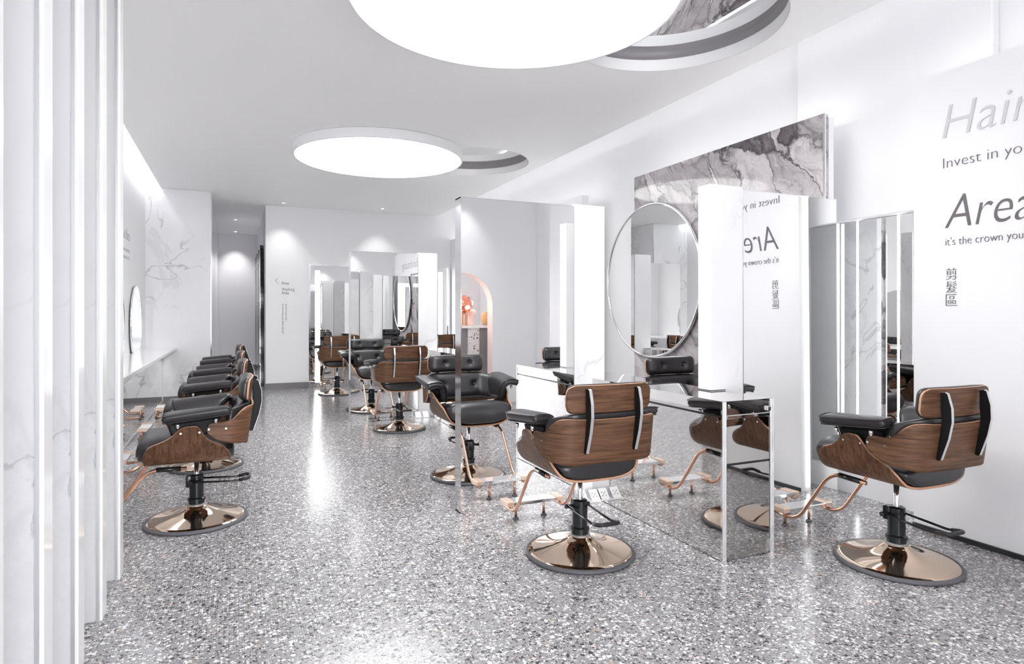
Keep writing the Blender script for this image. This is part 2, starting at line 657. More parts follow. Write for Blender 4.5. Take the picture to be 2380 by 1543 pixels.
strip('led_strip', (3.862, 3.880, 2.4915, 2.498, 0.03, 2.70), 'led', 'vertical light strip along the far edge of the lettered wall panel')
strip('cove_light', (3.865, 3.895, 0.40, 2.45, 2.721, 2.727), 'cove', 'light strip lying on top of the lettered wall panel', 'cove lights')
strip('cove_light', (3.865, 3.895, 3.15, 5.38, 2.701, 2.709), 'cove', 'light strip lying on top of the grey marble slab', 'cove lights')
strip('cove_light', (3.865, 3.895, 6.53, 11.40, 2.721, 2.727), 'cove', 'light strip lying on top of the plain white panel near the back wall', 'cove lights')
strip('cove_light', (3.40, 3.45, -0.6, 11.40, 3.271, 3.285), 'cove', 'long light strip above the ceiling edge on the marble slab side', 'cove lights')
strip('cove_light', (-0.93, -0.88, 3.7, 10.45, 3.271, 3.285), 'cove_bright', 'long light strip above the ceiling edge over the white counter', 'cove lights')

# marble fins at the left
FIN_Y = [3.66, 3.213, 2.768, 2.325, 1.88]
fin_labels = ['farthest white marble fin, next to the white counter', 'second white marble fin counted from the white counter',
              'third white marble fin counted from the white counter', 'fourth white marble fin counted from the white counter',
              'white marble fin nearest the camera, mostly cut by the picture edge']
for y, lab in zip(FIN_Y, fin_labels):
    f = thing('marble_fin', lab, 'wall fin', (-0.85, y, 0), group='white marble fins')
    obj('slab', boxes((XL + 0.851, 0.318, -0.092, -0.008, 0.0, ZC - 0.003)), 'marble', f)
    obj('edge_cap', boxes((0.319, 0.340, -0.100, 0.0, 0.0, ZC - 0.003), bevel=0.004), 'gloss_white', f)
    obj('shadow_joint', boxes((0.3185, 0.330, -0.104, -0.101, 0.0, ZC - 0.003)), 'silver', f)

# counter with round mirrors along the left wall
ct = thing('counter', 'long white wall counter with a row of round mirrors on it', 'counter', (XL, 7.1, 0))
obj('worktop', boxes((0.001, 0.41, -3.3, 3.397, 0.768, 0.806), bevel=0.003), 'gloss_white', ct)
bm = bmesh.new()
prism(bm, [(0.222, 0.767), (0.38, 0.767), (0.222, 0.62)], 'y', 3.30, 3.34)
obj('bracket', bm, 'grey_paint', ct)
bm = bmesh.new()
prism(bm, [(0.222, 0.767), (0.38, 0.767), (0.222, 0.62)], 'y', -0.2, -0.16)
obj('bracket', bm, 'grey_paint', ct)
lm = thing('base_mirror', 'low mirror panel on the floor under the white counter', 'mirror', (XL + 0.001, 7.1, 0))
obj('glass', boxes((0.215, 0.219, -3.3, 3.386, 0.02, 0.766)), 'mirror', lm)
obj('backing', boxes((0.0, 0.214, -3.3, 3.386, 0.0, 0.766)), 'paint', lm)
obj('foot_strip', boxes((0.215, 0.228, -3.3, 3.386, 0.0, 0.019)), 'silver', lm)

mir0 = None
for k, (y, lab) in enumerate([(4.9, 'round counter mirror hidden behind the marble fins, facing the nearest side chair'),
                              (6.4, 'round counter mirror facing the second side chair'),
                              (7.9, 'round counter mirror facing the third side chair'),
                              (9.4, 'round mirror with chrome rim standing at the marble end of the white counter')]):
    if mir0 is None:
        mir0 = thing('counter_mirror', lab, 'mirror', (XL + 0.03, y, 0.807), group='round mirrors on the counter')
        bm = bmesh.new()
        r, cz = 0.5, 0.352
        a0 = math.asin(-cz / r)
        pts = [(r * math.cos(a), cz + r * math.sin(a)) for a in [a0 + (PI - 2 * a0) * i / 60 for i in range(61)]]
        prism(bm, pts, 'x', -0.012, 0.0)
        obj('glass', bm, 'mirror', mir0)
        bm = bmesh.new()
        tube(bm, [(-0.004, p[0] * 1.006, max(0.008, cz + (p[1] - cz) * 1.006)) for p in pts], 0.009, 8)
        obj('rim', bm, 'chrome', mir0, True)
    else:
        dup(mir0, (XL + 0.03, y, 0.807), 0, lab)

# round mirrored recesses of the ceiling and the disc lamps
for k, (hx, hy, hr) in enumerate(HOLES):
    t = tag(bpy.data.objects.new('trim_%d' % (4 + k), None), kind='structure')
    COL.objects.link(t)
    t.location = (hx, hy, ZC)
    S = 96
    bm = bmesh.new()
    lathe(bm, [(hr - 0.0015, 0.0005), (hr - 0.0015, 0.085)], S)
    obj('rim', bm, 'ceiling', t, True)
    bm = bmesh.new()
    lathe(bm, [(hr - 0.0015, 0.085), (hr - 0.012, 0.086), (hr - 0.012, 0.135)], S)
    obj('band', bm, 'dark_ring', t, True)
    bm = bmesh.new()
    lathe(bm, [(hr - 0.012, 0.135), (0, 0.135)], S)
    obj('mirror_disc', bm, 'mirror', t)

disc0 = None
for (x, y), lab in zip(DISCS, ['huge white disc ceiling lamp nearest the camera, cut by the picture top', 'white disc ceiling lamp farther back, seen whole',
                              'added unseen disc lamp filling the reception end with light']):
    if disc0 is None:
        disc0 = thing('disc_lamp', lab, 'ceiling lamp', (x, y, ZC - 0.001), group='disc ceiling lamps')
        bm = bmesh.new()
        lathe(bm, [(0.05, 0.0), (0.93, 0.0), (0.94, -0.004), (0.94, -0.098), (0.935, -0.102), (0.922, -0.102), (0.922, -0.092)], 128)
        sharp(obj('rim', bm, 'paint', disc0))
        bm = bmesh.new()
        lathe(bm, [(0.921, -0.094), (0, -0.094)], 128)
        obj('diffuser', bm, 'disc', disc0)
    else:
        dup(disc0, (x, y, ZC - 0.001), 0, lab)

# downlights washing the back wall and the corridor end
def downlight(x, y, lab, tx, ty, watt):
    t = thing('downlight', lab, 'downlight', (x, y, ZC - 0.001), group='ceiling downlights')
    bm = bmesh.new()
    lathe(bm, [(0.026, 0.0), (0.040, 0.0), (0.040, -0.004), (0.026, -0.006)], 24)
    obj('ring', bm, 'paint', t)
    bm = bmesh.new()
    lathe(bm, [(0.026, -0.003), (0, -0.003)], 24)
    obj('lens', bm, 'led', t)
    ld = bpy.data.lights.new('downlight_beam', 'SPOT')
    ld.energy = watt
    ld.spot_size = math.radians(72)
    ld.spot_blend = 1.0
    ld.shadow_soft_size = 0.03
    l = bpy.data.objects.new('downlight_beam', ld)
    COL.objects.link(l)
    l.location = (x, y, ZC - 0.03)
    d = Vector((tx - x, ty - y, -1.5))
    l.rotation_euler = d.to_track_quat('-Z', 'Y').to_euler()


downlight(0.75, 11.05, 'small ceiling downlight above the wall sign with the arrow', 0.75, 11.45, SPOT_W)
downlight(2.38, 10.95, 'small ceiling downlight near the back wall above the framed mirrors', 2.38, 11.45, SPOT_W)
downlight(0.02, 15.35, 'small ceiling downlight at the end of the grey corridor', 0.02, 15.8, SPOT_W * 2.2)
downlight(0.02, 13.4, 'added downlight brightening the middle of the grey corridor', 0.02, 13.6, SPOT_W * 9)  # extra lamp, added only to lift the dim corridor
downlight(2.95, -0.40, 'small ceiling downlight over the pink arch', 2.95, -0.75, SPOT_W)

# framed mirrors with light bars on the back wall
fm0 = thing('framed_mirror', 'chrome framed floor mirror with a white light bar, beside the wall sign', 'mirror', (1.70, YB - 0.001, 0), group='framed mirrors on the back wall')
obj('glass', boxes((-0.485, 0.485, -0.030, -0.012, 0.02, 2.14)), 'mirror', fm0)
bm = bmesh.new()
for b in ((-0.515, -0.485, -0.06, 0, 0, 2.165), (0.485, 0.515, -0.06, 0, 0, 2.165), (-0.485, 0.485, -0.06, 0, 2.14, 2.165), (-0.485, 0.485, -0.06, 0, 0, 0.02)):
    box(bm, *b)
obj('frame', bm, 'chrome', fm0)
obj('light_bar', boxes((-0.405, -0.325, -0.042, -0.031, 0.09, 2.06)), 'bar', fm0)
fm1 = thing('framed_mirror', 'chrome framed floor mirror with a light bar in the far back corner', 'mirror', (3.245, YB - 0.001, 0), group='framed mirrors on the back wall')
obj('glass', boxes((-0.485, 0.485, -0.030, -0.012, 0.02, 2.17)), 'mirror', fm1)
bm = bmesh.new()
for b in ((-0.515, -0.485, -0.06, 0, 0, 2.195), (0.485, 0.515, -0.06, 0, 0, 2.195), (-0.485, 0.485, -0.06, 0, 2.17, 2.195), (-0.485, 0.485, -0.06, 0, 0, 0.02)):
    box(bm, *b)
obj('frame', bm, 'chrome', fm1)
obj('light_bar', boxes((0.30, 0.38, -0.042, -0.031, 0.09, 2.09)), 'bar', fm1)

# wavy mirrors along the corridor wall
wm0 = None
for k, (y, lab) in enumerate([(12.35, 'tall dark wavy mirror at the mouth of the corridor'), (13.25, 'second tall dark wavy mirror along the corridor'),
                              (14.15, 'third tall dark wavy mirror along the corridor'), (15.05, 'tall dark wavy mirror deepest in the corridor')]):
    if wm0 is None:
        wm0 = thing('corridor_mirror', lab, 'mirror', (0.485, y, 0.0), group='wavy mirrors in the corridor')
        ys = []
        nst = 40
        def edge(z, s):
            w = 0.30 + 0.05 * math.sin(z * 4.2 + (0 if s > 0 else 1.2))
            if z > 2.2:
                w *= math.sqrt(max(0.0, 1 - ((z - 2.2) / 0.36) ** 2))
            return s * w
        zs = [2.555 * i / nst for i in range(nst + 1)]
        poly = [(edge(z, 1), z) for z in zs] + [(edge(z, -1), z) for z in reversed(zs)]
        bm = bmesh.new()
        prism(bm, poly, 'x', -0.060, -0.002)
        obj('frame', bm, 'black', wm0)
        bm = bmesh.new()
        prism(bm, [(p * 0.93, 0.03 + z * 0.98) for p, z in poly], 'x', -0.066, -0.0605)
        obj('glass', bm, 'mirror', wm0)
    else:
        dup(wm0, (0.485, y, 0.0), 0, lab)


# ------------------------------------------------------------------ lettering
def text(name, body, loc, rot, size, width, mat, label, shear=0.0, thin=0.0, height=None, group=None, extrude=0.0015, align='LEFT'):
    cu = bpy.data.curves.new(name, 'FONT')
    cu.body = body
    cu.size = size
    cu.shear = shear
    cu.offset = thin
    cu.extrude = extrude
    cu.align_x = align
    cu.resolution_u = 6
    tmp = bpy.data.objects.new(name + '_tmp', cu)
    COL.objects.link(tmp)
    bpy.context.view_layer.update()
    dg = bpy.context.evaluated_depsgraph_get()
    me = bpy.data.meshes.new_from_object(tmp.evaluated_get(dg))
    bpy.data.objects.remove(tmp)
    bpy.data.curves.remove(cu)
    xs = [v.co.x for v in me.vertices]
    ys = [v.co.y for v in me.vertices]
    w = max(xs) - min(xs)
    sx = width / w if width else 1.0
    sy = height / (max(ys) - min(ys)) if height else 1.0
    x0 = min(xs) if align == 'LEFT' else max(xs)
    me.transform(Matrix.Diagonal((sx, sy, 1, 1)) @ Matrix.Translation((-x0, -min(ys) if height else 0, 0)))
    me.materials.clear()
    me.materials.append(M[mat])
    for p in me.polygons:
        p.material_index = 0
    me.name = name
    o = bpy.data.objects.new(name, me)
    COL.objects.link(o)
    o.location = loc
    o.rotation_euler = rot
    return tag(o, label, 'lettering', group)


RW = (PI / 2, 0, -PI / 2)      # on a wall facing -x
xw = 3.7975
text('wall_lettering', 'Hairdressing', (xw, 2.318, 2.325), RW, 0.28, 1.34, 'text_silver', 'big pale silver italic word Hairdressing at the top of the lettered wall', 0.22, -0.004)
text('wall_lettering', 'Invest in your hair,', (xw, 2.315, 2.150), RW, 0.089, 0.66, 'text_grey', 'thin grey line Invest in your hair under the pale silver word', 0.0, -0.0022)
text('wall_lettering', 'Area', (xw, 2.305, 1.797), RW, 0.28, 0.44, 'text_grey', 'large dark grey italic word Area on the lettered wall', 0.24, -0.004)
text('wall_lettering', "it's the crown you never take off", (xw, 2.302, 1.697), RW, 0.068, 0.72, 'text_grey', "small grey line it's the crown you never take off under the large word", 0.0, -0.0017)
for k, ch in enumerate('剪髮區'):
    text('wall_character', ch, (xw, 2.300, 1.498 - 0.0755 * k), RW, 0.07, 0.060, 'text_grey',
         ['small grey character at the top of the vertical trio on the lettered wall', 'small grey character in the middle of the vertical trio on the lettered wall',
          'small grey character at the bottom of the vertical trio on the lettered wall'][k], 0.0, -0.0012, 0.066, 'vertical characters on the lettered wall')
RB = (PI / 2, 0, 0)            # on the back wall
yb = YB - 0.002
text('sign_lettering', 'Area', (0.742, yb, 1.806), RB, 0.075, 0.120, 'text_grey', 'small word Area beside the arrow on the back wall', 0, -0.0006)
text('sign_lettering', 'Washing', (0.742, yb, 1.697), RB, 0.075, 0.21, 'text_grey', 'small word Washing on the back wall', 0, -0.0006)
text('sign_lettering', 'Area', (0.742, yb, 1.636), RB, 0.075, 0.120, 'text_grey', 'small word Area right under the word Washing on the back wall', 0, -0.0006)
text('sign_lettering', 'Invest in your hair,', (0.806, yb, 1.466), (PI / 2, PI / 2, 0), 0.040, 0.295, 'text_grey', 'short tiny vertical line of words on the back wall', 0, -0.0003)
text('sign_lettering', "it's the crown you never take off", (0.752, yb, 1.466), (PI / 2, PI / 2, 0), 0.040, 0.505, 'text_grey', 'long tiny vertical line of words on the back wall', 0, -0.0003)
bm = bmesh.new()
tube(bm, [(0.680, yb, 1.917), (0.643, yb, 1.870), (0.680, yb, 1.824)], 0.0025, 6)
tag(obj('arrow_sign', bm, 'text_grey'), 'thin grey arrow pointing to the corridor on the back wall', 'sign')
RL = (PI / 2, 0, PI / 2)       # on a wall facing +x
text('wall_lettering', 'Hair Area', (XL + 0.003, 8.99, 2.19), RL, 0.20, 0.60, 'text_silver', 'pale silver words on the wall above the white counter', 0.1, -0.003, None, None, 0.0015, 'RIGHT')
text('wall_lettering', 'Invest in your hair,', (XL + 0.003, 8.99, 2.05), RL, 0.07, 0.5, 'text_silver', 'upper small pale line of words above the white counter', 0, -0.001, None, None, 0.0015, 'RIGHT')
text('wall_lettering', "it's the crown you never take off", (XL + 0.003, 8.99, 1.96), RL, 0.07, 0.6, 'text_silver', 'lower small pale line of words above the white counter', 0, -0.001, None, None, 0.0015, 'RIGHT')


# ------------------------------------------------------------------ islands: two partitions and a mirrored cabinet each
def partition(loc, side, lab_m, lab_p):
    """side = -1: mirror at -x of the post; the origin is the front corner between mirror and post"""
    t = thing('styling_mirror', lab_m, 'mirror', loc, group='free-standing styling mirrors')
    a, b = (-0.845, -0.004) if side < 0 else (0.004, 0.83)
    H = 2.06
    obj('front_glass', boxes((a + 0.006, b - 0.002, 0.0, 0.006, 0.008, H - 0.008)), 'mirror', t)
    obj('back_glass', boxes((a + 0.006, b - 0.002, 0.104, 0.11, 0.008, H - 0.008)), 'mirror', t)
    bm = bmesh.new()
    box(bm, a, b, 0.002, 0.108, 0.0, 0.0079)
    box(bm, a, b, 0.002, 0.108, H - 0.0079, H)
    e0, e1 = (a, a + 0.0059) if side < 0 else (b - 0.0019, b)
    box(bm, e0, e1, -0.001, 0.111, 0.0, H)
    obj('frame', bm, 'chrome', t)
    obj('core', boxes((a + 0.007, b - 0.003, 0.0062, 0.1038, 0.008, H - 0.008)), 'paint', t)
    c, d = (0.0, 0.247) if side < 0 else (-0.25, 0.0)
    p = tag(obj('marble_post', boxes((c, d, 0.0, 0.11, 0.0, 2.07), bevel=0.0015), 'marble'), lab_p, 'post', 'white marble posts')
    p.location = loc
    if side > 0:
        bm = bmesh.new()
        box(bm, -0.2515, -0.138, -0.0015, -0.0001, 0.842, 0.847)
        box(bm, -0.2515, -0.2501, -0.0015, 0.111, 0.842, 0.847)
        obj('joint', bm, 'black_trim', p)
    return t


def cabinet(lab, x0, y0, group):
    W, L, Hc = 0.355, 1.67, 0.836
    t = thing('styling_cabinet', lab, 'cabinet', (x0, y0, 0), group=group)
    # body with notches where the partitions stand (post A at y 1.30-1.41 on the -x side, post B at y 0.367-0.477 on the +x side)
    na, nb = 0.104, 0.24
    plan = [(0, 0.012), (W, 0.012), (W, 0.364), (nb, 0.364), (nb, 0.484), (W, 0.484), (W, L), (0, L), (0, 1.416), (na, 1.416), (na, 1.299), (0, 1.299)]
    bm = bmesh.new()
    prism(bm, plan, 'z', 0.004, 0.752)
    obj('body', bm, 'steel', t)
    bm = bmesh.new()
    prism(bm, plan, 'z', 0.764, Hc - 0.001)
    obj('drawer_band', bm, 'steel', t)
    bm = bmesh.new()
    pl2 = [(0.004 if x == 0 else (W - 0.004 if x == W else x), y) for x, y in plan]
    prism(bm, pl2, 'z', 0.7522, 0.7638)
    obj('groove', bm, 'black_trim', t)
    bm = bmesh.new()
    prism(bm, [(x, y if y != 0.012 else 0.0) for x, y in plan], 'z', Hc - 0.0009, Hc + 0.004)
    obj('top_plate', bm, 'steel', t)
    # near end: rails, doors and ridged corner posts
    obj('rail', boxes((0.026, W - 0.026, -0.004, 0.0115, 0.745, 0.766), bevel=0.003), 'chrome', t)
    obj('drawer_front', boxes((0.028, W - 0.028, 0.002, 0.0118, 0.768, Hc - 0.002)), 'steel', t)
    obj('upper_door', boxes((0.028, W - 0.028, 0.002, 0.0118, 0.512, 0.742)), 'steel_door', t)
    obj('lower_door', boxes((0.028, W - 0.028, 0.002, 0.0118, 0.075, 0.500)), 'steel_door', t)
    obj('door_gap', boxes((0.028, W - 0.028, 0.006, 0.0117, 0.5005, 0.5115)), 'black_trim', t)
    obj('plinth', boxes((0.028, W - 0.045, 0.004, 0.0118, 0.004, 0.072)), 'steel_door', t)
    obj('post_gap', boxes((0.0245, 0.0275, 0.003, 0.0117, 0.03, 0.742)), 'black_trim', t)
    for xa, xb in ((-0.003, 0.024), (W - 0.024, W + 0.003)):
        bm = bmesh.new()
        n = 4
        w = (xb - xa) / n
        for k in range(n):
            lathe(bm, [(0, 0.0), (w * 0.56, 0.0), (w * 0.56, Hc + 0.002), (0, Hc + 0.002)], 12, (xa + w * (k + 0.5), -0.001, 0))
        box(bm, xa, xb, 0.0, 0.0119, 0.0, Hc + 0.001)
        sharp(obj('corner_post', bm, 'chrome', t))
    obj('latch', boxes((W - 0.05, W - 0.028, -0.012, 0.0015, 0.775, 0.80), bevel=0.003), 'chrome', t)
    return t


def sockets(x0, y0, lab, n=2):
    t = thing('floor_socket', lab, 'socket', (x0, y0, 0), group='pop-up floor sockets')
    obj('plate', boxes((-0.09, 0.09, -0.055, 0.055, 0.0, 0.006)), 'socket', t)
    for k in range(n):
        xa = -0.082 + k * 0.096
        bm = bmesh.new()
        prism(bm, [(-0.035, 0.007), (0.03, 0.007), (0.03, 0.068), (0.022, 0.068)], 'x', xa, xa + 0.066)
        h = obj('flip_lid', bm, 'socket', t)
        bm = bmesh.new()
        # socket face lies on the slope
        for (fx, fz) in ((0.30, 0.35), (0.30, 0.65), (0.7, 0.35), (0.7, 0.65), (0.5, 0.5)):
            px = xa + 0.066 * fx
            py, pz = -0.035 + (0.057) * fz - 0.0008, 0.007 + 0.061 * fz + 0.0008
            lathe(bm, [(0.0042, -0.0006), (0.0042, 0.0012), (0, 0.0012)], 8, (px, py, pz))
        obj('socket_hole', bm, 'black_trim', h)
    return t


partition((2.185, 3.83, 0), -1, 'tall free-standing mirror beside the near mirrored cabinet, reflecting the pink arch', 'white marble post between the tall free-standing mirror and the far end of the near cabinet')
M2 = partition((2.825, 2.895, 0), 1, 'free-standing mirror reflecting the lettered wall backwards', 'white marble post standing over the near end of the mirrored cabinet')
M2.rotation_euler = (math.radians(-0.3), 0, math.radians(0.44))   # it stands a touch out of square
cabinet('low mirror-polished steel cabinet between the two nearest styling chairs', 2.33, 2.53, 'mirrored cabinets')
sockets(2.245, 3.745, 'silver pop-up socket pair on the floor beside the near mirrored cabinet')
DX, DY = -0.06, 3.86
M0 = partition((2.185 + DX, 3.83 + DY, 0), -1, 'free-standing mirror farther back, with a chair in front and a chair behind', 'white marble post beside the farther free-standing mirror')
M0.rotation_euler = (0, 0, math.radians(0.85))
partition((2.825 + DX, 2.895 + DY, 0), 1, 'farther free-standing mirror hidden behind the tall near mirror', 'white marble post hidden behind the tall near mirror')
cabinet('low mirror-polished steel cabinet farther back, next to the farther marble post', 2.33 + DX, 2.53 + DY, 'mirrored cabinets')
sockets(2.15, 7.62, 'silver pop-up socket pair on the floor in front of the farther marble post')


# ------------------------------------------------------------------ the barber chair (faces +y, seat at working height)
U_SECT = [(0.0, 0.445), (0.10, 0.447), (0.17, 0.458), (0.215, 0.482), (0.245, 0.520), (0.265, 0.565), (0.283, 0.62), (0.300, 0.665), (0.309, 0.692)]
SEAT_F = [(0.445, 0.266), (0.484, 0.268), (0.511, 0.268), (0.534, 0.261), (0.572, 0.242), (0.589, 0.214), (0.603, 0.171), (0.618, 0.140), (0.638, 0.112), (0.670, 0.083), (0.686, 0.060), (0.6925, 0.030)]
SEAT_B = [(0.445, -0.199), (0.468, -0.197), (0.487, -0.197), (0.516, -0.187), (0.549, -0.164), (0.572, -0.134), (0.590, -0.093), (0.612, -0.066), (0.639, -0.051), (0.668, -0.036), (0.685, -0.022), (0.6925, -0.010)]


def u_width(z):
    return interp([(zz, xx) for xx, zz in U_SECT[1:]], z)


def make_chair(label):
    t = thing('barber_chair', label, 'chair', (0, 0, 0), 0, 'walnut salon chairs')
    # base
    bm = bmesh.new()
    lathe(bm, [(0.277, 0.012), (0.279, 0.020), (0.268, 0.0255), (0.255, 0.027), (0.20, 0.036), (0.15, 0.047), (0.11, 0.060), (0.082, 0.074), (0.064, 0.088), (0.055, 0.100), (0.0, 0.100)], 72)
    base = sharp(obj('base', bm, 'bronze', t), 60)
    bm = bmesh.new()
    lathe(bm, [(0.270, 0.0), (0.292, 0.0), (0.297, 0.006), (0.297, 0.014), (0.290, 0.021), (0.280, 0.022), (0.276, 0.014), (0.270, 0.0)], 72)
    obj('rubber_ring', bm, 'rubber', base, True)
    # hydraulic column
    bm = bmesh.new()
    lathe(bm, [(0, 0.108), (0.046, 0.108), (0.046, 0.128), (0.052, 0.130), (0.052, 0.142), (0.0415, 0.150), (0.0415, 0.288), (0.036, 0.292), (0.0, 0.292)], 32)
    box(bm, -0.026, 0.026, 0.028, 0.060, 0.215, 0.286, bevel=0.004)
    cl = sharp(obj('column', bm, 'black', t), 40)
    bm = bmesh.new()
    lathe(bm, [(0.040, 0.099), (0.054, 0.099), (0.056, 0.104), (0.052, 0.109), (0.040, 0.109)], 32)
    obj('collar', bm, 'collar_grey', cl, True)
    bm = bmesh.new()
    tube(bm, [(-0.066, 0.030, 0.252), (0.066, 0.030, 0.252)], 0.008, 10)
    tube(bm, [(-0.074, 0.030, 0.252), (-0.060, 0.030, 0.252)], 0.012, 10)
    tube(bm, [(0.060, 0.030, 0.252), (0.074, 0.030, 0.252)], 0.012, 10)
    obj('pivot', bm, 'black', cl, True)
    bm = bmesh.new()
    lathe(bm, [(0.0145, 0.285), (0.0145, 0.428), (0, 0.428)], 20)
    ps = obj('piston', bm, 'chrome', t, True)
    bm = bmesh.new()
    lathe(bm, [(0.0, 0.418), (0.022, 0.418), (0.034, 0.440), (0.0, 0.440)], 20)
    box(bm, -0.10, 0.10, -0.09, 0.09, 0.438, 0.4435)
    obj('mount', bm, 'black', t)
    # pump pedal
    bm = bmesh.new()
    tube(bm, fillet([(-0.058, 0.035, 0.254), (-0.058, -0.225, 0.236), (-0.058, -0.305, 0.250), (0.058, -0.305, 0.250), (0.058, -0.225, 0.236), (0.058, 0.035, 0.254)], 0.022), 0.0065, 10)
    pd = obj('pedal', bm, 'black', t, True)
    bm = bmesh.new()
    tube(bm, fillet([(-0.058, -0.245, 0.2395), (-0.058, -0.305, 0.250), (0.058, -0.305, 0.250), (0.058, -0.245, 0.2395)], 0.026), 0.0105, 10)
    obj('grip', bm, 'piping', pd, True)

    # seat shell: a U section with a shaped side outline
    half = catmull(U_SECT, 5)
    sect = [(-x, z) for x, z in reversed(half)] + half[1:]
    bm = bmesh.new()
    NY = 16
    rows = []
    for x, z in sect:
        f, b = interp(SEAT_F, z), interp(SEAT_B, z)
        rows.append([bm.verts.new((x, b + (f - b) * j / NY, z)) for j in range(NY + 1)])
    for a, b in zip(rows, rows[1:]):
        for j in range(NY):
            bm.faces.new((a[j], a[j + 1], b[j + 1], b[j]))
    ss = obj('seat_shell', bm, ['wood_v', 'ply'], t, True)
    md = ss.modifiers.new('ply', 'SOLIDIFY')
    md.thickness = 0.012
    md.offset = 0.0
    md.use_rim = True
    md.material_offset_rim = 1
    # seat cushion
    bm = bmesh.new()
    ST = [(-0.216, 0.492, 0.028, 0.80), (-0.212, 0.497, 0.040, 0.93), (-0.196, 0.502, 0.048, 0.98), (-0.12, 0.505, 0.050, 1.0), (0.0, 0.514, 0.059, 1.0),
          (0.10, 0.528, 0.074, 1.0), (0.18, 0.535, 0.081, 1.0), (0.24, 0.538, 0.080, 1.0), (0.275, 0.540, 0.078, 0.99), (0.297, 0.530, 0.060, 0.96), (0.307, 0.520, 0.035, 0.88)]
    NA = 40
    rings = []
    for y, zc, hz, ws in ST:
        rg = []
        for k in range(NA):
            a = 2 * PI * k / NA
            ca, sa = math.cos(a), math.sin(a)
            z = zc + hz * math.copysign(abs(sa) ** 0.75, sa)
            z = max(z, 0.456)
            zz = min(max(z, 0.47), 0.60)
            w = (u_width(zz) - 0.010) * ws
            x = w * math.copysign(abs(ca) ** 0.42, ca)
            z += 0.010 * (1 - (x / 0.27) ** 2) if sa > 0 else 0
            rg.append(bm.verts.new((x, y, z)))
        rings.append(rg)
    for a, b in zip(rings, rings[1:]):
        for k in range(NA):
            bm.faces.new((a[k], b[k], b[(k + 1) % NA], a[(k + 1) % NA]))
    for rg in (rings[0], rings[-1]):
        bm.faces.new(rg)
    obj('seat_cushion', bm, 'leather', t, True)

    # back shell: plan curve with shaped height
    HALFW, RB_, YBK = 0.307, 0.125, -0.302
    plan = []
    y_tip = -0.068
    n1 = 14
    for i in range(n1):
        y = y_tip + (YBK + RB_ - y_tip) * i / n1
        plan.append((HALFW, y))
    n2 = 12
    for i in range(n2 + 1):
        a = i / n2 * PI / 2
        plan.append((HALFW - RB_ + RB_ * math.cos(a), YBK + RB_ - RB_ * math.sin(a)))
    n3 = 10
    for i in range(1, n3 + 1):
        plan.append(((HALFW - RB_) * (1 - i / n3), YBK - 0.006 * math.sin(i / n3 * PI / 2)))
    W_TOP = [(-0.302, 0.786), (-0.294, 0.788), (-0.271, 0.785), (-0.248, 0.770), (-0.229, 0.748), (-0.21, 0.724), (-0.187, 0.710), (-0.156, 0.704), (-0.10, 0.704), (-0.082, 0.699), (-0.073, 0.686), (-0.068, 0.670)]
    W_BOT = [(-0.302, 0.556), (-0.267, 0.566), (-0.213, 0.575), (-0.164, 0.585), (-0.119, 0.603), (-0.086, 0.629), (-0.073, 0.648), (-0.068, 0.664)]
    full = [(-x, y) for x, y in plan] + [(x, y) for x, y in reversed(plan[:-1])]
    full = full[:len(plan)] + [(x, y) for x, y in reversed(plan[:-1])]
    def lean(y, z):
        return -0.14 * (z - 0.66) * min(1.0, max(0.0, (-0.10 - y) / 0.2))
    bm = bmesh.new()
    NZ = 12
    rows = []
    for x, y in full:
        z1, z0 = interp(W_TOP, max(y, -0.302)), interp(W_BOT, max(y, -0.302))
        if abs(x) < HALFW - RB_ + 0.03:
            z1 = 0.786 - 0.006 * (1 - (x / 0.2) ** 2)
        rows.append([bm.verts.new((x * (1 + 0.06 * (z0 + (z1 - z0) * j / NZ - 0.68)), y + lean(y, z0 + (z1 - z0) * j / NZ), z0 + (z1 - z0) * j / NZ)) for j in range(NZ + 1)])
    for a, b in zip(rows, rows[1:]):
        for j in range(NZ):
            bm.faces.new((a[j], a[j + 1], b[j + 1], b[j]))
    bs = obj('back_shell', bm, ['wood_h', 'ply'], t, True)
    md = bs.modifiers.new('ply', 'SOLIDIFY')
    md.thickness = 0.012
    md.offset = 0.0
    md.use_rim = True
    md.material_offset_rim = 1

    # back cushion, follows the shell inside, two tufts
    HW2 = 0.30
    def bc_point(u, v):
        s = (u - 0.5) * 2
        x = s * HW2
        curl = max(0.0, abs(x) - 0.17) / 0.13
        y = -0.285 + 0.105 * curl ** 2
        z = 0.585 + v * (0.222 - 0.03 * curl ** 2)
        return (x, y - 0.14 * (z - 0.66), z)
    def bc_norm(u, v):
        s = (u - 0.5) * 2 * HW2
        curl = max(0.0, abs(s) - 0.17) / 0.13
        return (-math.copysign(curl * 0.9, s), 1.0, 0.16)
    bm = bmesh.new()
    pillow(bm, bc_point, bc_norm, 36, 20, 0.075, 0.004, 5.0, 2.2, [(0.27, 0.52, 0.040, 0.11, 0.026), (0.73, 0.52, 0.040, 0.11, 0.026)])
    bc = obj('back_cushion', bm, 'leather', t, True)
    for u in (0.27, 0.73):
        P = Vector(bc_point(u, 0.52)) + Vector(bc_norm(u, 0.52)).normalized() * 0.053
        bm = bmesh.new()
        bmesh.ops.create_icosphere(bm, subdivisions=2, radius=0.011, matrix=Matrix.Translation(P))
        obj('button', bm, 'leather', bc, True)

    # headrest
    def hr(u, v, pad=0.0):
        x = (u - 0.5) * (0.485 - pad)
        z = 0.812 + pad / 2 + v * (0.137 - pad)
        return (x, -0.318 + 0.42 * x * x - 0.10 * (z - 0.88), z)
    bm = bmesh.new()
    NU, NV, rc = 32, 14, 0.045
    rows = []
